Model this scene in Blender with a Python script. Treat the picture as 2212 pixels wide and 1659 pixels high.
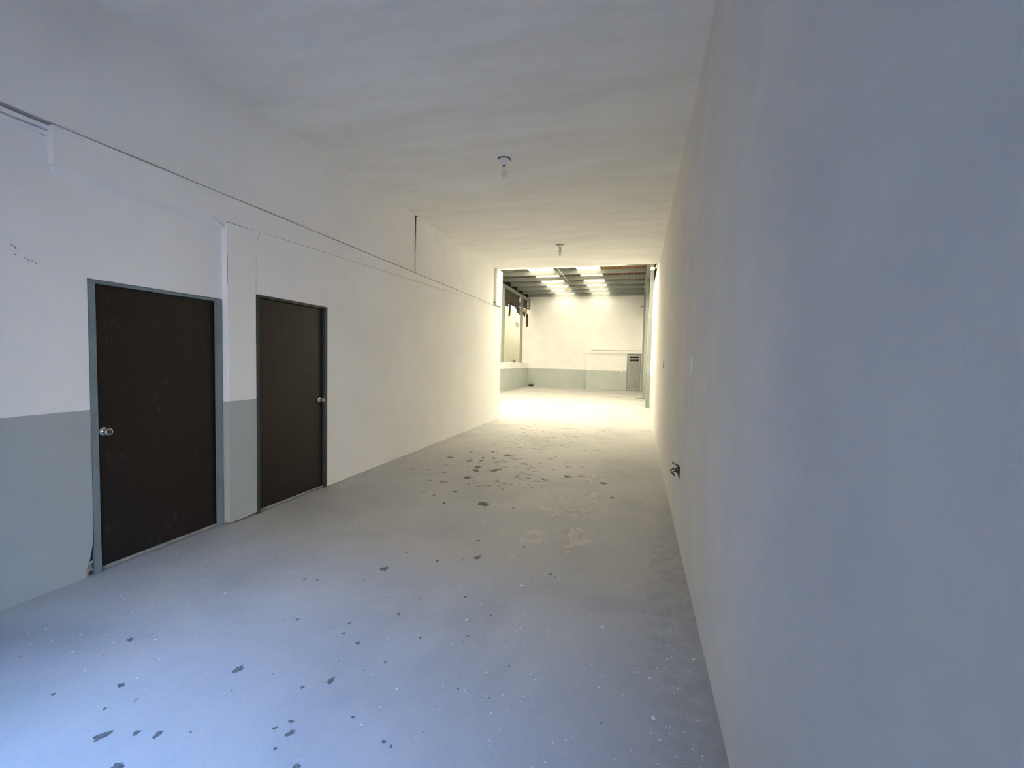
import bpy, bmesh, math, random
from mathutils import Vector, Matrix, noise
random.seed(7)
S = bpy.context.scene
COL = S.collection
for o in list(bpy.data.objects):
    bpy.data.objects.remove(o)

# ------------------------------------------------------------------ camera
cam_d = bpy.data.cameras.new('camera')
cam = bpy.data.objects.new('camera', cam_d); COL.objects.link(cam)
cam_d.sensor_fit = 'HORIZONTAL'; cam_d.sensor_width = 36.0; cam_d.lens = 15.506
cam_d.clip_start = 0.02; cam_d.clip_end = 500
r = Vector((0.96178619, 0.27277458, 0.02369276)); u = Vector((-0.03683642, 0.04316449, 0.99838865)); b = Vector((0.27131236, -0.96110918, 0.05156305))
cam.matrix_world = Matrix(((r.x, u.x, b.x, 0), (r.y, u.y, b.y, 0), (r.z, u.z, b.z, 1.6), (0, 0, 0, 1)))
S.camera = cam

# ------------------------------------------------------------------ light and exposure
SKY_STRENGTH, SUN_STRENGTH, SKYLIGHT_STRENGTH, EXPOSURE = 38.0, 62.0, 5.6, 0.0
w = bpy.data.worlds.new('sky'); S.world = w; w.use_nodes = True
wn = w.node_tree.nodes; wl = w.node_tree.links
# clear deep-blue sky, paler towards the horizon all round
tcw = wn.new('ShaderNodeTexCoord'); sepw = wn.new('ShaderNodeSeparateXYZ'); rw = wn.new('ShaderNodeValToRGB')
wl.new(tcw.outputs['Generated'], sepw.inputs[0]); wl.new(sepw.outputs['Z'], rw.inputs[0])
rw.color_ramp.elements[0].position = 0.0; rw.color_ramp.elements[0].color = (.50, .72, 1.0, 1)
rz = rw.color_ramp.elements.new(1.0); rz.color = (.035, .24, .80, 1)
rw.color_ramp.elements[1].position = 0.55; rw.color_ramp.elements[1].color = (.035, .34, 1.0, 1)
wl.new(rw.outputs[0], wn['Background'].inputs[0]); wn['Background'].inputs[1].default_value = SKY_STRENGTH
sun_d = bpy.data.lights.new('sun', 'SUN'); sun_d.energy = SUN_STRENGTH; sun_d.angle = math.radians(0.6); sun_d.color = (1.0, 0.88, 0.70)
sun = bpy.data.objects.new('sun', sun_d); COL.objects.link(sun)
sun.rotation_euler = Vector((-0.45, -0.75, -1.0)).to_track_quat('-Z', 'Y').to_euler()   # from behind the building towards the street
sun.location = (0, 10, 30)
# daylight portal in the street entrance (guides the sampling of the sky only)
pd = bpy.data.lights.new('entrance_daylight', 'AREA'); pd.shape = 'RECTANGLE'; pd.size = 2.05; pd.size_y = 2.75
pd.cycles.is_portal = True
po = bpy.data.objects.new('entrance_daylight', pd); COL.objects.link(po)
po.location = (-1.325, -.16, 1.375); po.rotation_euler = (math.radians(90), 0, 0)
S.view_settings.view_transform = 'Standard'; S.view_settings.look = 'None'
S.view_settings.exposure = EXPOSURE; S.view_settings.gamma = 1.0; S.view_settings.use_curve_mapping = False
S.cycles.use_denoising = True
S.cycles.max_bounces = 10; S.cycles.diffuse_bounces = 8; S.cycles.glossy_bounces = 4
S.cycles.sample_clamp_indirect = 8.0; S.cycles.caustics_reflective = False; S.cycles.caustics_refractive = False

# ------------------------------------------------------------------ materials
def srgb(r_, g_, b_):
    f = lambda c: (c / 255 / 12.92) if c / 255 <= 0.04045 else ((c / 255 + 0.055) / 1.055) ** 2.4
    return (f(r_), f(g_), f(b_), 1)
def base_mat(name, colour, rough=0.8, metal=0.0, spec=0.3):
    m = bpy.data.materials.new(name); m.use_nodes = True
    p = m.node_tree.nodes['Principled BSDF']
    p.inputs['Base Color'].default_value = colour; p.inputs['Roughness'].default_value = rough
    p.inputs['Metallic'].default_value = metal; p.inputs['Specular IOR Level'].default_value = spec
    return m, m.node_tree.nodes, m.node_tree.links, p
def nz(n, l, scale, detail=4, rough=0.6, stretch=None, dist=0.0):
    tc = n.new('ShaderNodeTexCoord'); t = n.new('ShaderNodeTexNoise')
    t.inputs['Scale'].default_value = scale; t.inputs['Detail'].default_value = detail
    t.inputs['Roughness'].default_value = rough; t.inputs['Distortion'].default_value = dist
    if stretch:
        mp = n.new('ShaderNodeMapping'); mp.inputs['Scale'].default_value = stretch
        l.new(tc.outputs['Object'], mp.inputs[0]); l.new(mp.outputs[0], t.inputs['Vector'])
    else:
        l.new(tc.outputs['Object'], t.inputs['Vector'])
    return t.outputs['Fac']
def ramp(n, l, src, stops):
    c = n.new('ShaderNodeValToRGB'); e = c.color_ramp.elements
    while len(e) < len(stops): e.new(0.5)
    for el, (p_, col) in zip(e, stops): el.position = p_; el.color = col
    l.new(src, c.inputs[0]); return c.outputs[0]
def mix(n, l, fac, a, b_, mode='MIX'):
    m = n.new('ShaderNodeMix'); m.data_type = 'RGBA'; m.blend_type = mode
    for s, v in ((m.inputs[0], fac), (m.inputs[6], a), (m.inputs[7], b_)):
        if hasattr(v, 'links') or hasattr(v, 'is_linked'): l.new(v, s)
        else: s.default_value = v
    return m.outputs[2]
def bump(n, l, p, src, strength, dist=0.01):
    bp = n.new('ShaderNodeBump'); bp.inputs['Strength'].default_value = strength; bp.inputs['Distance'].default_value = dist
    l.new(src, bp.inputs['Height']); l.new(bp.outputs[0], p.inputs['Normal']); return bp
def varied(name, c0, c1, scale=3.0, rough=0.8, metal=0.0, bump_scale=None, bump_str=0.2, spec=0.3, stretch=None, lo=0.35, hi=0.65, dist=0.01):
    m, n, l, p = base_mat(name, c0, rough, metal, spec)
    l.new(ramp(n, l, nz(n, l, scale, 5, 0.6, stretch), [(lo, c0), (hi, c1)]), p.inputs['Base Color'])
    if bump_scale: bump(n, l, p, nz(n, l, bump_scale, 6, 0.65), bump_str, dist)
    return m
def g(v, t=(1, 1, 1)): return (v * t[0], v * t[1], v * t[2], 1)

M = {}
M['white'] = varied('white_plaster', g(.85, (1, 1, 1)), g(.80, (1, 1, 1)), 1.3, .85, bump_scale=22, bump_str=.12)
M['rough_white'] = varied('stucco_white', (.74, .715, .675, 1), (.68, .66, .63, 1), 2.1, .88, bump_scale=60, bump_str=.35)
M['ceiling'] = varied('ceiling_plaster', g(.88), g(.81, (1, .985, .96)), 1.6, .9, bump_scale=9, bump_str=.25, stretch=(.5, 2.2, 1))
M['grey_paint'] = varied('grey_dado_paint', (.385, .425, .43, 1), (.355, .395, .40, 1), 2.0, .6, bump_scale=30, bump_str=.1)
M['grey_hall_lit'] = varied('hall_lit_grey_dado_paint', (.47, .515, .50, 1), (.43, .465, .455, 1), 1.2, .6, bump_scale=30, bump_str=.1)  # same grey dado, hall brightness put into a lighter colour
M['frame_light'] = varied('grey_blue_frame_paint', (.19, .24, .26, 1), (.16, .205, .225, 1), 6, .45, bump_scale=40, bump_str=.08)
M['frame_dark'] = varied('dark_green_grey_frame_paint', (.045, .055, .055, 1), (.035, .043, .043, 1), 6, .4)
M['steel_grey'] = varied('grey_painted_steel', (.30, .325, .305, 1), (.255, .275, .26, 1), 3, .5, bump_scale=30, bump_str=.05)
M['steel_door'] = varied('grey_door_enamel', (.42, .435, .42, 1), (.37, .385, .37, 1), 3, .5)
M['sheet'] = varied('weathered_fibre_sheet', (.30, .29, .26, 1), (.15, .14, .12, 1), 1.4, .7, bump_scale=20, bump_str=.1)
M['sheet_lit_brown'] = varied('brown_lit_look_sheet', (.36, .19, .075, 1), (.22, .12, .05, 1), 2.5, .75)  # brown look of differently lit corrugation put into the colour
M['brown_panel'] = varied('dirty_brown_metal', (.055, .045, .032, 1), (.03, .025, .018, 1), 1.5, .7, bump_scale=8, bump_str=.2)
M['wood'] = varied('raw_brown_wood', (.09, .055, .03, 1), (.05, .03, .018, 1), 5, .8)
M['orange'] = varied('orange_wood_end', (.52, .26, .08, 1), (.42, .2, .06, 1), 9, .7)
M['dark'] = base_mat('dark_gap', (.012, .012, .011, 1), .9)[0]
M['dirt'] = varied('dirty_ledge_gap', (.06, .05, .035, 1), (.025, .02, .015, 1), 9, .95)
M['chrome'] = varied('brushed_steel_knob', (.62, .62, .60, 1), (.5, .5, .48, 1), 30, .22, metal=1)
M['keyhole'] = base_mat('knob_core_metal', (.16, .16, .16, 1), .35, 1)[0]
M['aluminium'] = varied('worn_aluminium_strip', (.42, .42, .40, 1), (.28, .28, .26, 1), 14, .45, metal=.15)
M['plastic'] = varied('off_white_plastic', g(.8, (1, .98, .93)), g(.74, (1, .98, .93)), 8, .45)
M['porcelain'] = base_mat('white_porcelain', g(.82, (1, .99, .97)), .3, 0, .5)[0]
M['tube'] = base_mat('milky_bulb_glass', g(.78, (1, .97, .9)), .25, 0, .5)[0]
M['black'] = base_mat('black_plastic', (.015, .015, .015, 1), .5)[0]
M['wire'] = base_mat('black_wire_insulation', (.012, .014, .02, 1), .5)[0]
M['shade'] = varied('pale_enamel_shade', (.72, .68, .56, 1), (.66, .60, .48, 1), 9, .4)
M['rust'] = varied('rusty_pipe', (.30, .20, .09, 1), (.16, .10, .05, 1), 14, .8)
M['sign_ink'] = base_mat('black_sign_paint', (.03, .03, .025, 1), .7)[0]
M['stain'] = varied('worn_dark_patch', (.17, .17, .165, 1), (.09, .09, .09, 1), 60, .8)
M['dash'] = varied('worn_brown_grey_dash', (.20, .19, .165, 1), (.27, .255, .22, 1), 30, .8)
M['speck'] = varied('white_paint_drip', g(.74), g(.66), 80, .7)
M['peel'] = varied('pale_peeled_patch', (.56, .53, .46, 1), (.47, .45, .40, 1), 30, .8)
M['street'] = varied('pale_bounce_paving', (.66, .55, .41, 1), (.60, .50, .37, 1), 2, .9)  # unseen paving, made pale and warm to bounce light indoors
M['facade'] = varied('opposite_facade_plaster', (.56, .43, .29, 1), (.50, .39, .27, 1), .7, .9)
M['light_block'] = varied('dark_light_block_wall', (.06, .06, .058, 1), (.045, .045, .045, 1), 1.5, .9)  # kept dark so the added blocking wall returns little light
M['neighbour'] = varied('cream_plaster', (.80, .78, .70, 1), (.74, .72, .64, 1), 1.0, .9)
M['asphalt'] = varied('dark_asphalt', (.06, .055, .05, 1), (.04, .038, .035, 1), 3, .9)
M['earth'] = varied('concrete_rubble', (.42, .40, .36, 1), (.28, .26, .23, 1), 40, .95, bump_scale=60, bump_str=.6)

# door leaf: very dark brown, light scuffs low down
def door_mat():
    m, n, l, p = base_mat('dark_brown_door_veneer', (.012, .0085, .0075, 1), .42, 0, .35)
    c = ramp(n, l, nz(n, l, 2.2, 5, .6, (1, 6, .6)), [(.3, (.0150, .0090, .0075, 1)), (.7, (.0105, .0066, .0058, 1))])
    sc = ramp(n, l, nz(n, l, 26, 3, .5, (1, 1.2, .35)), [(.60, (0, 0, 0, 1)), (.70, (1, 1, 1, 1))])
    big = ramp(n, l, nz(n, l, 2.4, 2, .5), [(.52, (0, 0, 0, 1)), (.64, (.45, .45, .45, 1))])
    k = n.new('ShaderNodeMath'); k.operation = 'MULTIPLY'; l.new(sc, k.inputs[0]); l.new(big, k.inputs[1])
    c = mix(n, l, k.outputs[0], c, (.06, .055, .05, 1))
    sp = n.new('ShaderNodeTexVoronoi'); tc = n.new('ShaderNodeTexCoord'); sp.inputs['Scale'].default_value = 7.0
    l.new(tc.outputs['Object'], sp.inputs['Vector'])
    s2 = ramp(n, l, sp.outputs['Distance'], [(.022, (1, 1, 1, 1)), (.03, (0, 0, 0, 1))])
    c = mix(n, l, s2, c, (.22, .21, .19, 1))
    l.new(c, p.inputs['Base Color']); return m
M['door'] = door_mat()

# painted concrete floor with worn, mottled paint
def floor_mat():
    m, n, l, p = base_mat('painted_concrete_floor', (.4, .4, .4, 1), .62, 0, .3)
    a = ramp(n, l, nz(n, l, .8, 6, .62, None, .6), [(.30, (.325, .33, .33, 1)), (.50, (.395, .396, .393, 1)), (.70, (.45, .44, .42, 1))])
    fine = ramp(n, l, nz(n, l, 70, 6, .75), [(.3, (.90, .90, .90, 1)), (.7, (1.06, 1.06, 1.06, 1))])
    c = mix(n, l, 1.0, a, fine, 'MULTIPLY')
    streak = ramp(n, l, nz(n, l, 5, 4, .6, (2.2, .35, 1)), [(.55, (0, 0, 0, 1)), (.75, (.35, .35, .35, 1))])
    c = mix(n, l, streak, c, (.36, .35, .33, 1))
    tc = n.new('ShaderNodeTexCoord'); v = n.new('ShaderNodeTexVoronoi'); v.inputs['Scale'].default_value = 11
    l.new(tc.outputs['Object'], v.inputs['Vector'])
    dots = ramp(n, l, v.outputs['Distance'], [(.022, (.6, .6, .6, 1)), (.036, (0, 0, 0, 1))])
    msk = ramp(n, l, nz(n, l, 1.1, 2, .5), [(.58, (0, 0, 0, 1)), (.68, (1, 1, 1, 1))])
    k = n.new('ShaderNodeMath'); k.operation = 'MULTIPLY'; l.new(dots, k.inputs[0]); l.new(msk, k.inputs[1])
    c = mix(n, l, k.outputs[0], c, (.66, .66, .65, 1))
    l.new(c, p.inputs['Base Color'])
    bump(n, l, p, nz(n, l, 90, 6, .7), .06, .003)
    return m
M['floor'] = floor_mat()
M['floor_rough'] = varied('bare_rough_floor_strip', (.44, .435, .42, 1), (.36, .357, .35, 1), 9, .85, bump_scale=70, bump_str=.5)

# skylight panel: daylight coming through translucent corrugated sheet; also used for added fill panels
def skylight_mat(name, colour, strength):
    m, n, l, p = base_mat(name, (.8, .78, .66, 1), .5)
    p.inputs['Emission Color'].default_value = colour; p.inputs['Emission Strength'].default_value = strength
    return m
M['skylight'] = skylight_mat('lit_translucent_sheet', (1, .89, .64, 1), SKYLIGHT_STRENGTH)
M['skylight_fill_front'] = skylight_mat('added_fill_front_sheet', (1, .89, .64, 1), SKYLIGHT_STRENGTH * 2.7)  # stronger glow for the added, unseen fill sheets
M['skylight_fill_side'] = skylight_mat('added_fill_side_sheet', (1, .89, .64, 1), SKYLIGHT_STRENGTH * 1.15)  # glow of the fill panels added over the neighbour's side
M['skylight_dirty'] = skylight_mat('lit_dirty_translucent_sheet', (1, .80, .42, 1), SKYLIGHT_STRENGTH * .16)

# ------------------------------------------------------------------ mesh helpers
def bx(bm, x0, x1, y0, y1, z0, z1, mi=0):
    vs = [bm.verts.new((x, y, z)) for z in (z0, z1) for y in (y0, y1) for x in (x0, x1)]
    for f in ((0, 2, 3, 1), (4, 5, 7, 6), (0, 1, 5, 4), (2, 6, 7, 3), (0, 4, 6, 2), (1, 3, 7, 5)):
        fc = bm.faces.new([vs[i] for i in f]); fc.material_index = mi
def prism(bm, pts, axis, a0, a1, mi=0):
    """extrude a 2-D outline along an axis: axis 0 takes (y,z), 1 takes (x,z), 2 takes (x,y)"""
    def P(q, a): return ((a, q[0], q[1]), (q[0], a, q[1]), (q[0], q[1], a))[axis]
    lo = [bm.verts.new(P(q, a0)) for q in pts]; hi = [bm.verts.new(P(q, a1)) for q in pts]
    k = len(pts)
    for i in range(k):
        bm.faces.new((lo[i], lo[(i + 1) % k], hi[(i + 1) % k], hi[i])).material_index = mi
    bm.faces.new(lo[::-1]).material_index = mi; bm.faces.new(hi).material_index = mi
def lathe(bm, prof, seg=24, axis='Z', at=(0, 0, 0), mi=0):
    """profile of (radius, distance along axis)"""
    rings = []
    for rr, d in prof:
        ring = []
        for i in range(seg):
            a = 2 * math.pi * i / seg; c, s = rr * math.cos(a), rr * math.sin(a)
            q = {'Z': (c, s, d), 'X': (d, c, s), 'Y': (c, d, s)}[axis]
            ring.append(bm.verts.new((q[0] + at[0], q[1] + at[1], q[2] + at[2])))
        rings.append(ring)
    for A, B in zip(rings, rings[1:]):
        for i in range(seg):
            bm.faces.new((A[i], A[(i + 1) % seg], B[(i + 1) % seg], B[i])).material_index = mi
    bm.faces.new(rings[0][::-1]).material_index = mi; bm.faces.new(rings[-1]).material_index = mi
def tube(bm, pts, rad, seg=8):
    pts = [Vector(p_) for p_ in pts]; rings = []
    for i, p_ in enumerate(pts):
        t = (pts[min(i + 1, len(pts) - 1)] - pts[max(i - 1, 0)]).normalized()
        ref = Vector((0, 0, 1)) if abs(t.z) < .9 else Vector((1, 0, 0))
        n1 = t.cross(ref).normalized(); n2 = t.cross(n1)
        rings.append([bm.verts.new(p_ + rad * (math.cos(2 * math.pi * k / seg) * n1 + math.sin(2 * math.pi * k / seg) * n2)) for k in range(seg)])
    for A, B in zip(rings, rings[1:]):
        for k in range(seg): bm.faces.new((A[k], A[(k + 1) % seg], B[(k + 1) % seg], B[k]))
    bm.faces.new(rings[0][::-1]); bm.faces.new(rings[-1])
def obj(name, bm, mats, parent=None, smooth=False, bevel=0.0):
    bmesh.ops.recalc_face_normals(bm, faces=bm.faces[:])
    me = bpy.data.meshes.new(name); bm.to_mesh(me); bm.free()
    if not isinstance(mats, (list, tuple)): mats = [mats]
    for m in mats: me.materials.append(m)
    if smooth:
        for p_ in me.polygons: p_.use_smooth = True
    o = bpy.data.objects.new(name, me); COL.objects.link(o)
    if parent: o.parent = parent; o.matrix_parent_inverse = parent.matrix_world.inverted()
    if bevel:
        md = o.modifiers.new('edge', 'BEVEL'); md.width = bevel; md.segments = 2; md.limit_method = 'ANGLE'; md.angle_limit = math.radians(40)
    return o
def box(name, x0, x1, y0, y1, z0, z1, m, parent=None, bevel=0.0):
    bm = bmesh.new(); bx(bm, x0, x1, y0, y1, z0, z1); return obj(name, bm, m, parent, bevel=bevel)
def structure(o): o['kind'] = 'structure'; return o
def thing(name, label, cat, loc, group=None):
    o = bpy.data.objects.new(name, None); COL.objects.link(o); o.location = loc; o.empty_display_size = .1
    o['label'] = label; o['category'] = cat
    if group: o['group'] = group
    bpy.context.view_layer.update(); return o
def tag(o, label, cat, group=None):
    o['label'] = label; o['category'] = cat
    if group: o['group'] = group
    return o

# ------------------------------------------------------------------ dimensions
XL, XR = -3.63, 0.415            # faces of the corridor walls
XREC = -3.69                      # recessed bay round the first door
ZC = 4.01                         # corridor ceiling
ZLEDGE = 3.035                    # top of the lower wall on the left
YF = -0.15                        # inner face of the street wall
YE = 11.6                         # where the corridor opens into the hall
YB, HX0, HX1 = 28.4, -6.97, 0.50  # hall: back wall, left low wall, right wall
ZP = 5.80                         # underside of the purlins

# ------------------------------------------------------------------ floor
bm = bmesh.new()
bx(bm, -7.3, 0.9, YF - .2, 28.9, -.12, 0); bx(bm, -11, -7.3, 10.5, 46.5, -.12, -.01)
floor = structure(obj('floor', bm, M['floor']))
def blob(cx_, cy_, a, b_, rot, k, rough, z0=0.0004, th=.0006, bm=None, seed=0.0):
    pts = []
    for i in range(k):
        t = 2 * math.pi * i / k
        f = 1 + rough * (noise.noise(Vector((math.cos(t) * 1.7 + seed, math.sin(t) * 1.7 - seed, seed * .37))) * 1.6)
        x, y = a * f * math.cos(t), b_ * f * math.sin(t)
        pts.append((cx_ + x * math.cos(rot) - y * math.sin(rot), cy_ + x * math.sin(rot) + y * math.cos(rot)))
    prism(bm, pts, 2, z0, z0 + th)
# bare rough strip of floor along the right wall
bm = bmesh.new(); pts = []
yy = YF
left = []
while yy < 5.4:
    left.append((.115 + .03 * noise.noise(Vector((yy * 2.1, 3.3, 0))) + .012 * noise.noise(Vector((yy * 23, 1, 0))) + max(0, yy - 3.4) * .13, yy)); yy += .03
prism(bm, left + [(XR, 5.5), (XR, YF)], 2, .0001, .0003)
obj('bare_floor_strip', bm, M['floor_rough'], floor)
STAINS = [  # x, y, half-length along x, half-length along y
(-1.79,2.90,0.038,0.031), (-1.19,3.32,0.027,0.040), (-1.47,3.15,0.015,0.021), (-1.59,4.60,0.068,0.065), (-1.90,1.72,0.023,0.028), (-1.40,1.79,0.016,0.027), (-1.50,1.71,0.009,0.012), (-2.33,1.46,0.018,0.015), (-2.24,1.34,0.009,0.009), (-1.88,1.31,0.013,0.021), (-2.09,1.24,0.023,0.031), (-1.97,1.29,0.015,0.014), (-1.44,1.48,0.010,0.011), (-1.40,1.53,0.014,0.009), (-1.36,1.48,0.014,0.021), (-1.16,1.63,0.009,0.009), (-0.96,1.56,0.009,0.009), (-0.92,1.55,0.006,0.009), (-1.22,1.36,0.016,0.011), (-1.36,1.40,0.009,0.008), (-1.87,1.16,0.030,0.015), (-1.45,2.08,0.014,0.011), (-1.58,2.13,0.010,0.011), (-1.61,2.23,0.008,0.015), (-1.38,2.40,0.014,0.010), (-1.22,1.99,0.007,0.007), (-1.14,2.23,0.009,0.009), (-1.06,2.72,0.009,0.012), (-0.62,1.92,0.006,0.004), (-0.78,1.93,0.005,0.006), (-2.15,2.60,0.009,0.011), (-2.24,2.58,0.009,0.014), (-1.78,3.21,0.012,0.013), (-2.66,1.72,0.020,0.015), (-1.93,2.16,0.010,0.016), (-1.30,3.62,0.018,0.015), (-0.88,3.63,0.012,0.020), (-0.53,3.19,0.014,0.010), (-0.57,3.22,0.012,0.015), (-2.17,5.56,0.063,0.073), (-1.96,6.08,0.054,0.097), (-1.90,6.16,0.028,0.081), (-2.25,6.17,0.055,0.103), (-2.20,5.98,0.047,0.068), (-2.06,7.12,0.063,0.093), (-2.39,6.80,0.030,0.052), (-2.23,6.86,0.030,0.053), (-2.34,6.57,0.036,0.049), (-2.51,6.50,0.044,0.048), (-2.39,7.32,0.033,0.060), (-2.74,7.17,0.028,0.040), (-2.90,6.63,0.060,0.053), (-0.89,6.10,0.059,0.077), (-1.18,5.86,0.026,0.049), (-0.38,5.94,0.057,0.047), (-0.23,5.33,0.029,0.038), (-2.42,4.76,0.019,0.028), (-2.25,4.69,0.016,0.027), (-2.02,4.47,0.018,0.033), (-2.07,4.91,0.028,0.030), (-1.24,4.57,0.013,0.023), (-1.76,1.36,0.005,0.006), (-2.56,1.33,0.009,0.010), (-0.89,2.33,0.009,0.006), (-0.83,2.57,0.010,0.009), (-0.59,2.16,0.006,0.005)
]
for i, (x, y, a, b_) in enumerate(STAINS):
    bm = bmesh.new(); blob(x, y, a * .9, b_ * .9, random.uniform(-.3, .3), 16, .5, bm=bm, seed=i * 1.73)
    obj('paint_stain', bm, M['stain'], floor)
# countless small marks: worn dark dashes far down, white drips near
bm = bmesh.new()
for i in range(330):
    y = 5.2 + 6.5 * random.random() ** 1.1; x = random.gauss(-1.75, .62)
    if not -3.4 < x < .1: continue
    a = random.uniform(.010, .034); blob(x, y, a * random.uniform(.8, 1.8), a * random.uniform(.5, 1.0), random.uniform(-.4, .4), 7, .9, bm=bm, seed=i * .91, z0=.0002 + i * 1e-6)
for i in range(150):
    y = random.uniform(1.4, 6); x = random.uniform(-3.2, .2); a = random.uniform(.002, .006)
    blob(x, y, a * random.uniform(1, 2), a, random.uniform(0, 3), 6, .8, bm=bm, seed=i * .77)
o = obj('worn_dashes', bm, M['dash'], floor); o['kind'] = 'stuff'
bm = bmesh.new()
for i in range(620):
    q = random.random()
    if q < .45: x, y = random.gauss(.22, .09), random.uniform(1.2, 7)
    elif q < .75: x, y = random.gauss(-.55, .35), random.uniform(1.3, 4.2)
    else: x, y = random.gauss(-2.9, .35), random.uniform(1.4, 4.0)
    if not -3.6 < x < .40: continue
    a = random.uniform(.0015, .005) * (1.9 if random.random() < .08 else 1)
    blob(x, y, a, a * random.uniform(.7, 1.4), random.uniform(0, 3), 7, .5, bm=bm, seed=i * .53)
o = obj('paint_drips', bm, M['speck'], floor); o['kind'] = 'stuff'
bm = bmesh.new()
for k, (cx_, cy_, sx, sy) in enumerate([(-.84, 3.95, .16, .32), (-.49, 3.9, .12, .30), (-.80, 4.6, .2, .22), (-.48, 4.75, .12, .2), (-.78, 5.1, .13, .2), (-.45, 5.4, .12, .25), (-.55, 6.2, .15, .3)]):
    for i in range(26):
        blob(random.gauss(cx_, sx * .45), random.gauss(cy_, sy * .45), random.uniform(.008, .045), random.uniform(.008, .05), random.uniform(0, 3), 9, .9, bm=bm, seed=k * 11 + i * .41, z0=.0002 + (k * 26 + i) * 4e-6)
o = obj('peeled_paint', bm, M['peel'], floor); o['kind'] = 'stuff'

# ------------------------------------------------------------------ left wall of the corridor
DY0, DY1, DZ = 2.170, 3.19, 2.102         # first door opening
EY0, EY1, EZ = 3.522, 4.556, 2.196         # second door opening
ZD1, ZD2 = 1.186, 1.165                    # top of the grey paint
def wavy(y0, y1, z, amp=.006, step=.06, s=0.0):
    k = max(2, int((y1 - y0) / step)); return [(y0 + (y1 - y0) * i / k, z + amp * noise.noise(Vector((y0 * 3 + i * .45, s, z)))) for i in range(k + 1)]
bm = bmesh.new()
XB = -3.85
# recessed bay, grey below and white above (uneven paint edge), left of the first door
e = wavy(YF, DY0 - .004, ZD1, .010)
bay = [(YF, 0), (DY0 - .06, 0), (DY0 - .055, .05), (DY0 - .03, .12), (DY0 - .012, .22), (DY0 - .004, .34)]
prism(bm, bay + e[::-1], 0, XB, XREC + .0015, 1)
prism(bm, e + [(DY0 - .004, 3.0), (YF, 3.0)], 0, XB, XREC, 0)
bx(bm, XB, XREC, DY0 - .004, 3.21, DZ + .004, 3.0, 0)
bx(bm, XB, XREC, DY1 + .008, 3.21, 0, DZ + .004, 0)
# solid part beyond the second door
def zcrack(y): return 2.815 + max(0, y - 3.55) * .0275
top = [(y, zcrack(y) + .004 * noise.noise(Vector((y * 2.3, 1, 0)))) for y in [EY1 + .004 + i * (YE - EY1 - .004) / 40 for i in range(41)]]
prism(bm, [(EY1 + .004, .004), (YE, .004)] + top[::-1], 0, XB, XL, 0)
prism(bm, [(EY0 - .002, EZ + .004), (EY1 + .004, EZ + .004), (EY1 + .004, zcrack(EY1) - .001), (4.0, zcrack(4.0) - .001), (EY0 - .002, 2.812)], 0, XB, XL, 0)
# dark backing behind every joint
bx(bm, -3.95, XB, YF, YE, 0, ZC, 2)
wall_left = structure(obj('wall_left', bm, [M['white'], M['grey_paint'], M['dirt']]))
# beam over the doors, with a bevelled underside over the recessed bay
bm = bmesh.new()
bot = [(y, zcrack(y) + .004) for y in [3.53 + i * (YE - 3.53) / 24 for i in range(25)]]
prism(bm, [(1.97, 2.79), (3.53, 2.812)] + bot[1:] + [(YE, ZLEDGE), (1.97, ZLEDGE)], 0, XB, XL)
prism(bm, [(XREC - .01, 2.725), (XL, 2.785), (XL - .001, 2.82), (XREC - .01, 2.82)], 1, 1.985, 3.205)
structure(obj('trim_1', bm, M['white']))
# stepped plaster edge left of the beam
bm = bmesh.new()
bx(bm, XB, XREC + .022, YF, 1.972, 3.006, 3.032)
bx(bm, XB, XREC + .010, YF, 1.972, 2.972, 2.997)
structure(obj('trim_2', bm, M['white']))
# column between the doors
bm = bmesh.new()
e = wavy(3.205, EY0 - .002, ZD2, .005)
prism(bm, [(3.205, .02), (3.3, .012), (3.4, .016), (EY0 - .002, .022)] + e[::-1], 0, XB, XL + .0012, 1)
prism(bm, e + [(EY0 - .002, 2.81), (3.205, 2.80)], 0, XB, XL, 0)
structure(obj('trim_3', bm, [M['white'], M['grey_paint']], bevel=.004))
# upper wall, set back a little over a dark open joint
bm = bmesh.new()
y0, y1 = YF, 11.1
low = [(y, ZLEDGE + .027 + min(.004, max(0, y - 4) * .0008) + .004 * noise.noise(Vector((y * 1.7, 7, 0)))) for y in [y0 + i * (y1 - y0) / 60 for i in range(61)]]
a_ = [q for q in low if q[0] <= 6.79] ; b2 = [q for q in low if q[0] > 6.79]
prism(bm, a_ + [(6.79, a_[-1][1]), (6.79, ZC), (y0, ZC)], 0, XB, -3.675)
prism(bm, [(6.80, b2[0][1])] + b2 + [(y1, ZC), (6.80, ZC)], 0, XB, -3.675)
structure(obj('wall_upper_left', bm, M['white']))
# vertical joint strip on the upper wall: dark slit then a narrow white batten
bm = bmesh.new(); prism(bm, [(6.805, 3.06), (6.87, 3.06), (6.875, ZC - .02), (6.822, ZC - .02)], 0, -3.68, -3.66)
structure(obj('trim_4', bm, M['white']))
bm = bmesh.new(); prism(bm, [(6.797, 3.42), (6.805, 3.42), (6.824, ZC - .004), (6.80, ZC - .004)], 0, -3.68, -3.672)
bx(bm, -3.68, -3.668, 6.80, 6.875, ZC - .02, ZC - .002)
structure(obj('trim_5', bm, M['dirt']))
# pillar at the end of the upper wall
bm = bmesh.new(); bx(bm, XB, XL + .02, 11.1, YE, ZLEDGE + .03, ZC)
bx(bm, -3.70, XL + .012, 11.075, 11.1, ZLEDGE + .06, ZC - .03)
structure(obj('trim_6', bm, M['white']))
bm = bmesh.new(); lathe(bm, [(.025, 11.05), (.028, 11.072)], 14, 'Y', (-3.665, 0, 3.13)); structure(obj('trim_7', bm, M['black']))
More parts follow.
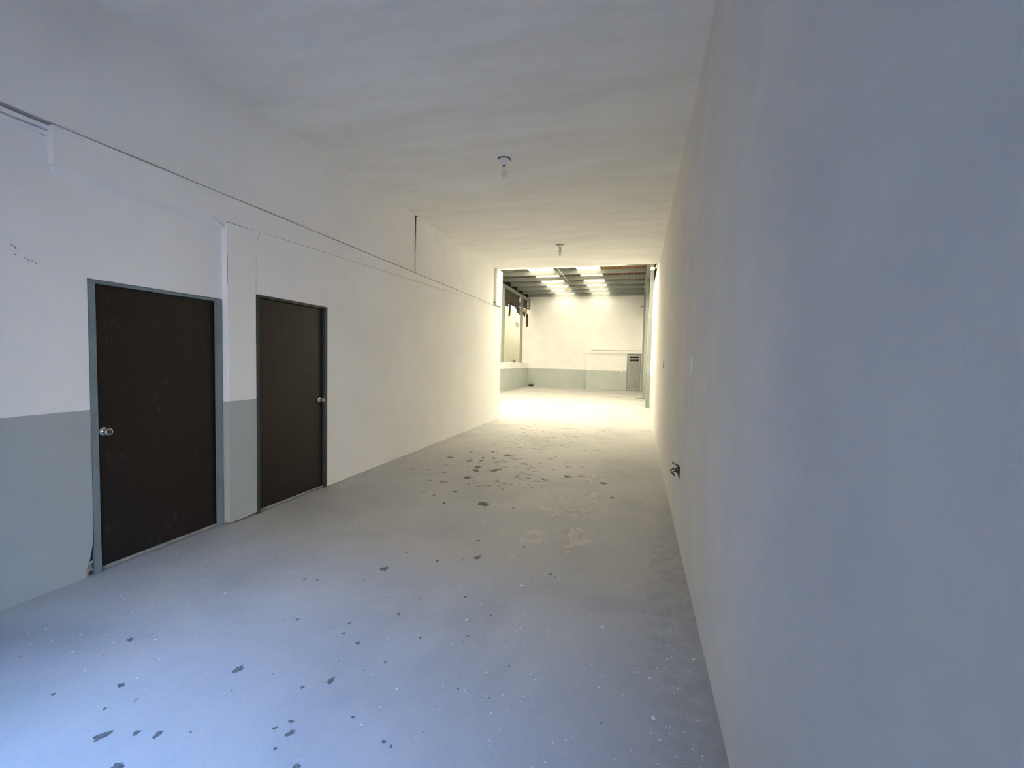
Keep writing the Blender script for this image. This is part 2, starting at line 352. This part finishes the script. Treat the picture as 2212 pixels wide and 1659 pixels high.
# broken plaster and rubble at the foot of the wall and the column
bm = bmesh.new()
for i in range(34):
    y = random.uniform(DY0 - .055, DY0 - .012); t = (DY0 - y) / .055
    z = random.uniform(0, .02 + .13 * (1 - t)); s = random.uniform(.006, .016)
    bmesh.ops.create_icosphere(bm, subdivisions=1, radius=s, matrix=Matrix.Translation((XREC - .012 + random.uniform(-.01, .012), y, z + s * .4)))
for i in range(20):
    y = random.uniform(3.20, 3.27); s = random.uniform(.005, .014)
    bmesh.ops.create_icosphere(bm, subdivisions=1, radius=s, matrix=Matrix.Translation((XL - .03 + random.uniform(-.02, .02), y, random.uniform(0, .03) + s * .3)))
o = obj('loose_plaster', bm, M['earth'], wall_left); o['kind'] = 'stuff'

# ------------------------------------------------------------------ doors of the corridor
def flush_door(name, y0, y1, ztop, xframe, xleaf, leaf, fr, knob_y, knob_z, inner):
    root = bpy.data.objects.new(name, None); COL.objects.link(root); root.location = (xframe, (y0 + y1) / 2, 0); root['kind'] = 'structure'
    root.empty_display_size = .1; bpy.context.view_layer.update()
    ly0, ly1, lz = leaf
    bm = bmesh.new()
    bx(bm, XB + .01, xframe, y0, ly0 - .002, .001, ztop); bx(bm, XB + .01, xframe, ly1 + .002, y1, .001, ztop)
    bx(bm, XB + .01, xframe, ly0 - .002, ly1 + .002, lz + .003, ztop)
    if inner:   # second step of the pressed jamb
        bx(bm, xframe - .018, xframe - .008, ly1 - .012, ly1 + .002, .001, lz + .003)
    obj('door_frame', bm, fr, root, bevel=.002)
    box('door_leaf', xleaf - .04, xleaf, ly0 + .001, ly1 - .001, .028, lz, M['door'], root, bevel=.0015)
    bm = bmesh.new(); bx(bm, xleaf - .03, xleaf + .004, ly0, ly1, .0005, .010); bx(bm, xleaf - .03, xleaf + .018, ly0, ly1, .010, .015); bx(bm, xleaf - .03, xleaf + .008, ly0, ly1, .015, .027)
    obj('door_threshold', bm, M['aluminium'], root, bevel=.001)
    at = (xleaf, knob_y, knob_z)
    bm = bmesh.new(); lathe(bm, [(.0335, 0), (.0335, .004), (.030, .010), (.019, .014), (.012, .016)], 32, 'X', at)
    ro = obj('knob_rosette', bm, M['chrome'], root, smooth=True)
    bm = bmesh.new(); lathe(bm, [(.012, .012), (.0125, .030), (.018, .036), (.0255, .048), (.0268, .058), (.0245, .066), (.019, .0685), (.0175, .066), (.0165, .0655)], 32, 'X', at)
    kn = obj('door_knob', bm, M['chrome'], root, smooth=True)
    bm = bmesh.new(); lathe(bm, [(.016, .064), (.016, .0675), (.0145, .0685)], 24, 'X', at); bx(bm, at[0] + .067, at[0] + .0692, at[1] - .009, at[1] + .009, at[2] - .0016, at[2] + .0016)
    obj('knob_keyhole', bm, M['keyhole'], kn)
    return root
flush_door('door_1', DY0, 3.198, DZ, XREC + .006, XREC - .03, (2.212, 3.148, 2.075), M['frame_light'], 2.258, 1.020, True)
flush_door('door_2', EY0, EY1, EZ, XL + .005, XL - .03, (3.556, 4.510, 2.170), M['frame_dark'], 4.456, 1.082, False)

# ------------------------------------------------------------------ right wall, ceiling, street wall
bm = bmesh.new(); bx(bm, XR, XR + .25, YF, 11.45, 0, ZC); wall_right = structure(obj('wall_right', bm, M['rough_white']))
bm = bmesh.new(); bx(bm, XB - .1, XR + .25, YF, 11.2, ZC, ZC + .16); structure(obj('ceiling', bm, M['ceiling']))
bm = bmesh.new()   # street wall with the wide entrance behind the camera
OX0, OX1, OZ = -2.35, -.3, 2.75
bx(bm, -4.1, OX0, YF - .2, YF, 0, 4.4); bx(bm, OX1, .9, YF - .2, YF, 0, 4.4); bx(bm, OX0, OX1, YF - .2, YF, OZ, 4.4)
structure(obj('wall_front', bm, M['white']))
bm = bmesh.new(); bx(bm, -60, 60, -60, YF - .2, -.14, -.02); structure(obj('street', bm, M['street']))
bm = bmesh.new(); bx(bm, -12, 8, -4.6, YF - .2, -.02, -.005); structure(obj('bounce_cut_apron', bm, M['asphalt']))  # unseen dark apron added to cut blue light bounced indoors
bm = bmesh.new(); bx(bm, -26, 24, -13, -11, -.02, 10.5); structure(obj('wall_across_street', bm, M['facade']))  # unseen facade, height and warm colour shaped for the entrance light
bm = bmesh.new(); bx(bm, -2.95, -2.55, -5, YF - .21, -.02, 9); structure(obj('wall_light_block', bm, M['light_block']))  # unseen dark wall added to keep entrance light off the right wall
bm = bmesh.new(); bx(bm, 2.5, 2.9, -5, YF - .21, -.02, 7); structure(obj('wall_light_block_right', bm, M['facade']))  # unseen wall added to narrow the sky light on the floor

# ------------------------------------------------------------------ hall shell
bm = bmesh.new()
bx(bm, -7.4, XB - .1, YE - .3, YE, 0, 6.4); bx(bm, -4.3, .9, 11.0, 11.185, ZC + .165, 6.4); bx(bm, -4.3, XB - .11, 11.0, YE - .3, 0, 6.4); bx(bm, HX1 + .16, .9, 11.0, 11.45, 4.015, 6.4); structure(obj('wall_inner', bm, M['white']))
bm = bmesh.new()   # back wall, grey paint below; fine joint at 2.40
bx(bm, -7.4, .9, YB, YB + .2, 1.18, 2.405, 0); bx(bm, -7.4, .9, YB, YB + .2, 2.418, 6.3, 0); bx(bm, -7.4, .9, YB + .02, YB + .2, 2.40, 2.42, 0)
bx(bm, -7.4, .9, YB - .003, YB + .2, 0, 1.18, 1)
structure(obj('wall_back', bm, [M['white'], M['grey_hall_lit']]))
bm = bmesh.new()   # projecting block of the wash room with its capping slab
Y2 = 27.4
bx(bm, -3.0, -.60, Y2, YB - .004, 1.17, 2.22, 0); bx(bm, -3.0, -.60, Y2 - .003, YB - .004, 0, 1.17, 1); bx(bm, .215, HX1, Y2, YB - .004, 0, 2.22, 0)
bx(bm, -.60, .215, Y2 + .25, YB - .004, 0, 2.22, 2)
bx(bm, -3.04, HX1, Y2 - .09, YB - .004, 2.22, 2.37, 0)
structure(obj('wall_wash_room', bm, [M['white'], M['grey_hall_lit'], M['dark']]))
bm = bmesh.new()   # right wall of the hall: white up to 4.62, grey paint below
bx(bm, HX1, HX1 + .2, 11.45, 14.2, 0, 4.62, 0); bx(bm, HX1, HX1 + .2, 14.2, YB, 1.196, 4.62, 0); bx(bm, HX1 - .002, HX1 + .2, 14.2, YB, 0, 1.196, 1)
bx(bm, HX1 + .12, HX1 + .2, 11.2, YB, 4.62, 6.3, 2)
structure(obj('wall_hall_right', bm, [M['white'], M['grey_hall_lit'], M['dark']]))
bm = bmesh.new()   # low wall on the left, grey to 1.18 with a proud white coping band
bx(bm, HX0 - .2, HX0, YE, YB, 0, 1.18, 1); bx(bm, HX0 - .2, HX0 + .02, YE, YB, 1.18, 1.52, 0)
structure(obj('wall_hall_left', bm, [M['white'], M['grey_hall_lit']]))
bm = bmesh.new(); bx(bm, -10.3, -10.0, 11, 46, -.1, 5.83); bx(bm, -10.3, -10.0, 11, 33.0, 5.83, 6.25); bx(bm, -10.3, -10.0, 37.5, 46, 5.83, 6.25); bx(bm, -10.3, -7.4, 46, 46.2, -.1, 6.25); bx(bm, -10.3, -7.4, 10.8, 11, -.1, 6.25); bx(bm, -7.43, -7.402, 11, 28.4, 6.02, 6.25); bx(bm, -7.43, -7.402, 28.4, 46, -.1, 6.25); nb = structure(obj('wall_neighbour', bm, M['neighbour']))
bm = bmesh.new(); bx(bm, -11, -7.38, 10.8, 46.2, 6.25, 6.4); structure(obj('roof_sky_cover', bm, M['steel_grey']))  # unseen cover added to keep blue sky light out of the hall
for ya, yb_ in ((20, 24), (25, 29), (30, 34), (35, 39), (40, 44)):
    box('skylight_or_fill_panel', -9.0, -7.8, ya, yb_, 6.22, 6.249, M['skylight_fill_side'], nb)  # glowing panels added out of view to light the neighbour's wall
# lettering painted on the neighbour's wall
fc = bpy.data.curves.new('lettering', 'FONT'); fc.body = 'E88'; fc.size = .54; fc.extrude = .004; fc.space_character = 1.4
lt = bpy.data.objects.new('lettering', fc); COL.objects.link(lt); fc.materials.append(M['sign_ink'])
LETTER_MATRIX = Matrix.Translation((-9.995, 36.1, 4.56)) @ Matrix.Rotation(math.radians(90), 4, 'Z') @ Matrix.Rotation(math.radians(90), 4, 'X')
lt.matrix_world = LETTER_MATRIX; lt.parent = nb

# fine cracks and chips in the plaster of the left wall
bm = bmesh.new()
def crack(pts, rad=.0022, x=XREC):
    rad *= .45
    q = []
    for (y0, z0), (y1, z1) in zip(pts, pts[1:]):
        for i in range(6):
            t = i / 6; q.append((x + .0002, y0 + (y1 - y0) * t + random.gauss(0, .0010), z0 + (z1 - z0) * t + random.gauss(0, .0010)))
    q.append((x + .0002, *pts[-1])); tube(bm, q, rad, 5)
crack([(1.782, 2.236), (1.797, 2.232), (1.808, 2.212)], .004); crack([(1.79, 2.188), (1.806, 2.180)], .0025)
crack([(1.840, 2.176), (1.855, 2.166), (1.868, 2.150)], .003); crack([(1.876, 2.163), (1.884, 2.158)], .004); crack([(1.892, 2.154), (1.90, 2.146)], .004)
crack([(3.06, 2.80), (3.15, 2.775), (3.19, 2.74)], .003, XL + .0); crack([(3.207, 2.72), (3.205, 2.55), (3.208, 2.40), (3.206, 2.25)], .003, XL)
crack([(3.545, 2.72), (3.548, 2.78), (3.575, 2.81)], .002, XL); crack([(3.53, 2.56), (3.532, 2.40), (3.53, 2.24)], .0018, XL)
crack([(1.87, 3.024), (1.92, 3.012), (1.965, 3.010)], .006, XREC + .012); crack([(1.94, 2.975), (1.958, 2.962)], .004)
o = obj('plaster_crack', bm, M['dirt'], wall_left); o['kind'] = 'stuff'

# ------------------------------------------------------------------ roof of the hall
roof = bpy.data.objects.new('roof', None); COL.objects.link(roof); roof['kind'] = 'structure'; roof.location = (-3.3, 20, 6.0); bpy.context.view_layer.update()
PY = [12.45, 13.9, 15.36, 16.82, 18.27, 19.73, 21.19, 22.64, 24.10, 25.52, 26.86, 28.2]
bm = bmesh.new()   # one lipped steel channel
bx(bm, -7.02, .46, -.03, -.024, ZP, ZP + .18); bx(bm, -7.02, .46, -.03, .03, ZP, ZP + .006); bx(bm, -7.02, .46, -.03, .03, ZP + .174, ZP + .18); bx(bm, -7.02, .46, .024, .03, ZP, ZP + .02)
pur = obj('purlin', bm, M['steel_grey']); pur.parent = roof; pur.matrix_parent_inverse = roof.matrix_world.inverted(); pur.location.y = PY[0]
for y in PY[1:]:
    c = pur.copy(); COL.objects.link(c); c.location.y = y
XS = [-7.4, -6.3, -5.25, -3.98, -2.92, -1.80, -.85, .75]
KIND = ['sheet', 'sheet', 'skylight', 'sheet', 'skylight', 'sheet_lit_brown', 'sheet_lit_brown']
def corrugated(x0, x1, y0, y1, z, amp, pitch, per=10):
    bm = bmesh.new(); k = max(8, int((x1 - x0) / pitch * per)); A = []; B = []
    for i in range(k + 1):
        x = x0 + (x1 - x0) * i / k; zz = z + amp * math.cos(2 * math.pi * x / pitch)
        A.append(bm.verts.new((x, y0, zz))); B.append(bm.verts.new((x, y1, zz)))
    for i in range(k): bm.faces.new((A[i], A[i + 1], B[i + 1], B[i]))
    ext = bmesh.ops.extrude_face_region(bm, geom=bm.faces[:])
    bmesh.ops.translate(bm, vec=(0, 0, .005), verts=[v for v in ext['geom'] if isinstance(v, bmesh.types.BMVert)])
    return bm
ROWS = [(11.19, 15.3), (15.3, 19.8), (19.8, 22.66), (22.66, 28.62)]
for x0, x1, kd in zip(XS, XS[1:], KIND):
    for j, (y0, y1) in enumerate(ROWS):
        if j < 2 and x0 in (-6.3, -3.98, -1.80):   # glowing sheets added out of view to light the corridor
            segs = [(y0, y1, 'skylight_fill_front')]
        elif kd == 'skylight':
            segs = [(y0, y1, 'skylight')] if j != 2 else [(y0, 21.2, 'skylight'), (21.2, 22.66, 'skylight_dirty')]
        else:
            segs = [(y0, y1, 'sheet' if (kd == 'sheet_lit_brown' and j != 2) else kd)]
        for a0, a1, mk in segs:
            sky_ = mk.startswith('skylight')
            bm = corrugated(x0 - .02, x1 + .02, a0, a1 + .06, ZP + .215 + (.008 if sky_ else 0) + .0012 * j, .026, .176, 4 if sky_ else 10)
            obj('skylight_or_fill_panel' if sky_ else 'roof_sheet', bm, M[mk], roof, smooth=True)
bm = bmesh.new(); bx(bm, -7.12, -7.06, YE, YB, 5.62, 6.1); obj('dark_gap_panel', bm, M['dark'], roof)  # dark panel put in for the blackness of the gap above the girder

# steel posts and girders
def post(x0, x1, y0, y1, z0, z1, label, plate=True):
    t = thing('steel_post', label, 'post', ((x0 + x1) / 2, (y0 + y1) / 2, z0), 'grey steel posts of the hall')
    bm = bmesh.new(); d = .012   # I-section: two flanges and a web, open side along Y
    bx(bm, x0, x1, y0, y0 + d, z0, z1); bx(bm, x0, x1, y1 - d, y1, z0, z1); xm = (x0 + x1) / 2; bx(bm, xm - d / 2, xm + d / 2, y0 + d, y1 - d, z0, z1)
    obj('shaft', bm, M['steel_grey'], t)
    if plate: box('base_plate', x0 - .012, x1 + .006, y0 - .015, y1 + .015, z0 + .0005, z0 + .012, M['steel_grey'], t)
post(.345, .475, 17.0, 17.13, 0, 5.6, 'grey steel post of the right-hand row, nearest the camera')
post(.285, .415, 21.8, 21.93, 0, 5.6, 'grey steel post of the right-hand row, second from the camera')
post(.245, .345, 26.9, 27.0, 0, 5.6, 'grey steel post of the right-hand row, farthest away, beside the louvred metal door', True)
post(-6.97, -6.85, 22.42, 22.56, 1.52, 5.5, 'grey steel post on the low left wall, first beside the corridor corner', False)
post(-6.97, -6.85, 26.22, 26.36, 1.52, 5.5, 'grey steel post on the low left wall, second, right of the painted letters', False)
post(-6.97, -6.85, 28.14, 28.26, 5.0, 5.5, 'short grey steel hanger under the left girder in the far left corner', False)
def girder(x0, x1, y0, y1, z0, z1, label):
    bm = bmesh.new(); d = .012; xm = (x0 + x1) / 2
    bx(bm, x0, x1, y0, y1, z0, z0 + d); bx(bm, x0, x1, y0, y1, z1 - d, z1); bx(bm, xm - d / 2, xm + d / 2, y0, y1, z0 + d, z1 - d)
    tag(obj('steel_girder', bm, M['steel_grey']), label, 'girder')
girder(-7.00, -6.86, YE + .02, YB - .01, 5.5, 5.66, 'grey steel girder along the left side, over the dark brown panels')
girder(.24, .42, YE + .02, YB - .01, 5.60, 5.795, 'grey steel girder along the right side, on the row of posts')

# dark brown panels hanging over the left opening, with broken battens
def hang(y0, y1, z0, z1, label):
    t = thing('hanging_sheet', label, 'panel', (-6.99, (y0 + y1) / 2, z0))
    bm = bmesh.new(); bx(bm, -7.04, -7.02, y0, y1, z0, z1)
    obj('panel_sheet', bm, M['brown_panel'], t)
    bm = bmesh.new(); bx(bm, -7.02, -6.99, y0, y1, z0 + (z1 - z0) * .3, z0 + (z1 - z0) * .36); bx(bm, -7.02, -6.99, y0, y1, z0, z0 + .06)
    obj('panel_rail', bm, M['wood'], t)
    return t
t = hang(22.57, 26.2, 4.78, 5.57, 'large dark brown panel hanging between the two left-hand posts')
for q in ([(22.6, 4.60), (23.7, 4.60), (23.75, 4.8), (22.6, 4.8)], [(25.5, 4.52), (26.2, 4.48), (26.2, 4.8), (25.4, 4.8)]):
    bm = bmesh.new(); prism(bm, q, 0, -7.035, -7.0); obj('torn_edge', bm, M['brown_panel'], t)
t = hang(26.38, 28.1, 5.0, 5.57, 'smaller dark brown panel right of the second left-hand post')
bm = bmesh.new(); prism(bm, [(26.4, 4.62), (27.5, 4.45), (27.6, 4.75), (26.4, 4.82)], 0, -7.035, -7.0); obj('torn_edge', bm, M['brown_panel'], t)
box('panel_slat', -7.03, -7.0, 26.4, 27.4, 4.86, 4.92, M['steel_grey'], t)
def batten(label, pts, rad, m):
    bm = bmesh.new(); a, b_ = Vector(pts[0]), Vector(pts[1])
    tube(bm, [a, a.lerp(b_, .5) + Vector((0, .01, 0)), b_], rad, 6); tag(obj('wooden_batten', bm, m), label, 'batten', 'broken battens under the panels')
batten('short broken batten hanging straight down under the large brown panel', [(-6.92, 23.75, 4.84), (-6.92, 23.62, 4.10)], .055, M['wood'])
batten('thin splintered batten slanting across the strip of sky below the brown panel', [(-6.94, 24.1, 4.92), (-6.94, 26.0, 4.42)], .03, M['wood'])
batten('long ragged batten hanging lowest below the smaller brown panel', [(-6.90, 27.62, 4.64), (-6.90, 27.68, 3.85)], .07, M['wood'])
bm = bmesh.new(); bx(bm, -6.985, -6.93, 27.25, 27.68, 4.66, 4.92); tag(obj('wood_block', bm, M['orange'], bevel=.01), 'small orange wood block under the smaller brown panel', 'block')

# ------------------------------------------------------------------ grey metal door of the wash room
d3 = bpy.data.objects.new('door_3', None); COL.objects.link(d3); d3['kind'] = 'structure'; d3.location = (-.19, Y2, 0); bpy.context.view_layer.update()
bm = bmesh.new(); bx(bm, -.595, -.53, Y2 - .03, Y2 + .1, .001, 2.21); bx(bm, .155, .212, Y2 - .03, Y2 + .1, .001, 2.21); bx(bm, -.53, .155, Y2 - .03, Y2 + .1, 2.14, 2.21)
obj('door_frame', bm, M['steel_grey'], d3, bevel=.003)
bm = bmesh.new()
bx(bm, -.525, -.45, Y2 - .015, Y2 + .03, .02, 2.135); bx(bm, .085, .15, Y2 - .015, Y2 + .03, .02, 2.135)
bx(bm, -.45, .085, Y2 - .015, Y2 + .03, .02, .12); bx(bm, -.45, .085, Y2 - .015, Y2 + .03, 1.70, 1.76); bx(bm, -.45, .085, Y2 - .015, Y2 + .03, 2.06, 2.135)
obj('door_leaf', bm, M['steel_door'], d3, bevel=.003)
box('louvre_back', -.45, .085, Y2 + .05, Y2 + .06, 1.76, 2.06, M['dark'], d3)
box('panel_back', -.45, .085, Y2 + .022, Y2 + .03, .12, 1.70, M['steel_grey'], d3)
NR = 8; wd = .535 / NR
for i in range(NR):
    x0 = -.45 + i * wd; bm = bmesh.new()
    prism(bm, [(x0 + .004, Y2 + .022), (x0 + .016, Y2 - .004), (x0 + wd - .016, Y2 - .004), (x0 + wd - .004, Y2 + .022)], 2, .12, 1.70); obj('door_rib', bm, M['steel_door'], d3)
for z in (1.855, 1.955):
    bm = bmesh.new(); prism(bm, [(Y2 - .012, z - .02), (Y2 - .008, z - .026), (Y2 + .045, z + .012), (Y2 + .041, z + .018)], 0, -.45, .085); obj('louvre_slat', bm, M['steel_door'], d3)

# ------------------------------------------------------------------ ceiling bulbs
def bulb_lamp(x, y, label, plate_m):
    t = thing('ceiling_lamp', label, 'lamp', (x, y, ZC), 'bare bulbs on the corridor ceiling')
    bm = bmesh.new(); lathe(bm, [(.078, ZC - .0005), (.078, ZC - .010)], 28, 'Z', (x, y, 0)); obj('box_rim', bm, M['black'], t)
    bm = bmesh.new(); lathe(bm, [(.072, ZC - .006), (.070, ZC - .018), (.050, ZC - .028), (.034, ZC - .040), (.030, ZC - .070), (.027, ZC - .074)], 28, 'Z', (x, y, 0)); obj('lamp_holder', bm, M['porcelain'], t, smooth=True)
    bm = bmesh.new(); lathe(bm, [(.016, ZC - .070), (.0165, ZC - .090)], 20, 'Z', (x, y, 0)); obj('bulb_cap', bm, M['keyhole'], t)
    bm = bmesh.new(); lathe(bm, [(.018, ZC - .088), (.028, ZC - .100), (.031, ZC - .125), (.026, ZC - .142)], 24, 'Z', (x, y, 0)); obj('bulb_base', bm, M['tube'], t, smooth=True)
    bm = bmesh.new()
    for ph in (0, math.pi):
        pts = []
        for i in range(64):
            q = i / 63; a = ph + q * 2 * math.pi * 2.0; rr = .026 - .003 * q
            if i > 58: rr *= 1 - (i - 58) / 7.5
            pts.append((x + rr * math.cos(a), y + rr * math.sin(a), ZC - .138 - .080 * q))
        tube(bm, pts, .0062, 8)
    obj('spiral_tube', bm, M['tube'], t, smooth=True)
bulb_lamp(-1.62, 5.16, 'bare spiral bulb in a white holder on the ceiling, nearest the camera', None)
bulb_lamp(-1.61, 9.10, 'bare spiral bulb on the ceiling, farther away near the hall opening', None)

# conduit and pendant lamp of the hall
bm = bmesh.new(); tube(bm, [(-3.57, 11.25, 5.775), (-3.57, 17, 5.775), (-3.57, 22.80, 5.775), (-3.57, 22.90, 5.775)], .018, 8); tag(obj('conduit', bm, M['plastic']), 'pale thin conduit under the roof purlins leading to the hanging lamp', 'conduit')
t = thing('pendant_lamp', 'pale dish lamp hanging from the hall roof below the skylights', 'lamp', (-3.57, 22.85, 5.76))
bm = bmesh.new(); tube(bm, [(-3.57, 22.85, 5.7575), (-3.57, 22.85, 5.60)], .022, 8); obj('hook', bm, M['keyhole'], t)
bm = bmesh.new(); lathe(bm, [(.03, 5.62), (.05, 5.60), (.055, 5.55), (.03, 5.52)], 16, 'Z', (-3.57, 22.85, 0)); obj('cap', bm, M['shade'], t, smooth=True)
bm = bmesh.new(); lathe(bm, [(.05, 5.52), (.09, 5.46), (.15, 5.39), (.19, 5.34), (.20, 5.30), (.15, 5.285)], 24, 'Z', (-3.57, 22.85, 0)); obj('dish_shade', bm, M['shade'], t, smooth=True)

# ------------------------------------------------------------------ small fittings
t = thing('floodlight', 'small white floodlight on an arm at the top right of the opening', 'light', (.385, 11.5, 3.97))
bm = bmesh.new(); bx(bm, -.045, .045, -.03, .03, -.035, .035)
bmesh.ops.rotate(bm, verts=bm.verts[:], cent=(0, 0, 0), matrix=Matrix.Rotation(math.radians(14), 3, 'Y') @ Matrix.Rotation(math.radians(25), 3, 'Z')); bmesh.ops.translate(bm, vec=(.285, 11.5, 3.955), verts=bm.verts[:]); obj('lamp_head', bm, M['plastic'], t, bevel=.006)
bm = bmesh.new(); tube(bm, [(.32, 11.5, 3.965), (.37, 11.5, 3.985), (.40, 11.48, 3.975), (.45, 11.47, 3.97)], .010, 8); obj('arm', bm, M['plastic'], t)
t = thing('junction_box', 'white junction box on the right wall corner above the floodlight', 'box', (.39, 11.38, 4.0))
box('box_body', .355, .41, 11.30, 11.40, 3.935, 4.005, M['plastic'], t, bevel=.004)
t = thing('light_switch', 'white light switch plate on the right wall', 'switch', (XR, 3.70, 1.6))
box('cover_plate', XR - .006, XR - .0005, 3.655, 3.735, 1.54, 1.665, M['plastic'], t, bevel=.003)
for z in (1.582, 1.625): box('rocker', XR - .012, XR - .006, 3.675, 3.715, z - .017, z + .017, M['porcelain'], t, bevel=.003)
# open outlet box with loose wires
t = thing('wall_outlet', 'uncovered outlet hole with black loose wires low on the right wall', 'outlet', (XR, 4.38, .6))
bm = bmesh.new(); bx(bm, XR - .0015, XR - .0003, 4.30, 4.46, .545, .655)
obj('outlet_hole', bm, M['dirt'], t)
def wire(pts):
    bm = bmesh.new(); tube(bm, pts, .0065, 6); obj('loose_wire', bm, M['wire'], t)
wire([(XR, 4.36, .65), (XR - .03, 4.40, .665), (XR - .05, 4.46, .655), (XR - .045, 4.52, .66)])
wire([(XR, 4.40, .60), (XR - .04, 4.46, .61), (XR - .06, 4.55, .57), (XR - .05, 4.62, .53), (XR - .03, 4.60, .52)])
wire([(XR, 4.34, .58), (XR - .03, 4.36, .61), (XR - .05, 4.42, .585), (XR - .045, 4.5, .555), (XR - .03, 4.52, .525)])
wire([(XR, 4.32, .63), (XR - .025, 4.32, .655), (XR - .03, 4.29, .65)])
for (y, z, h_, lb) in ((7.54, 1.60, .10, 'narrow grey switch edge on the right wall at shoulder height, far along'), (12.0, 2.62, .16, 'small dark fitting on the right wall edge by the opening')):
    x_ = XR if y < 11.45 else HX1
    tag(box('wall_fitting', x_ - .012, x_ - .0005, y - .03, y + .03, z - h_ / 2, z + h_ / 2, M['steel_grey'], bevel=.002), lb, 'fitting')
tag(box('black_box', -6.82, -6.52, 28.18, 28.34, .0005, .12, M['black'], bevel=.01), 'small black box on the hall floor in the far left corner', 'box')
bm = bmesh.new(); tube(bm, [(-.03, 21.25, .014), (.2, 21.26, .012), (.40, 21.27, .016)], .014, 8); tag(obj('metal_rod', bm, M['rust']), 'thin rod lying on the hall floor at the foot of the right posts', 'rod')
bm = bmesh.new(); blob(-2.78, 27.26, .17, .07, -.3, 12, .5, z0=.0005, th=.03, bm=bm, seed=3); tag(obj('plaster_scrap', bm, M['speck']), 'flat pale scrap lying on the floor at the corner of the wash room block', 'scrap')
tag(box('steel_bracket', .06, .24, 27.0, 27.04, 4.93, 4.985, M['steel_grey']), 'small steel bracket sticking out of the right posts high up', 'bracket')
tag(box('steel_bracket', .17, .25, 24.6, 24.64, 5.69, 5.74, M['plastic']), 'short white bracket stub on the right girder', 'bracket')
tag(box('white_box', -.93, -.86, Y2 - .06, Y2 - .004, 1.06, 1.17, M['plastic'], bevel=.006), 'tiny white box on the grey paint left of the metal door', 'box')
bm = bmesh.new(); tube(bm, [(-2.75, Y2 - .02, 2.40), (-2.2, Y2, 2.388), (-1, Y2 + .01, 2.386), (.05, Y2, 2.39), (.14, Y2 - .05, 2.387), (.17, Y2 - .085, 2.386)], .013, 8); tag(obj('rusty_pipe', bm, M['rust']), 'rusty thin pipe lying along the slab over the metal door', 'pipe')
for k, (y, z) in enumerate(((24.35, 1.36), (26.9, 1.37))):
    tag(box('wall_fitting', HX0 + .0205, HX0 + .034, y - .05, y + .05, z - .05, z + .05, M['steel_grey'], bevel=.002), ('small grey socket on the white coping of the low left wall, nearer one', 'small grey socket on the white coping of the low left wall, farther one')[k], 'socket')
bm = bmesh.new(); bx(bm, -6.99, -6.96, 24.95, 25.15, 1.5205, 1.68); bx(bm, -6.99, -6.96, 25.2, 25.3, 1.5205, 1.70); bx(bm, -6.985, -6.965, 24.95, 25.3, 1.60, 1.64)
tag(obj('rusty_bracket', bm, M['rust']), 'little rusty bracket on top of the low left wall between its two posts', 'bracket')
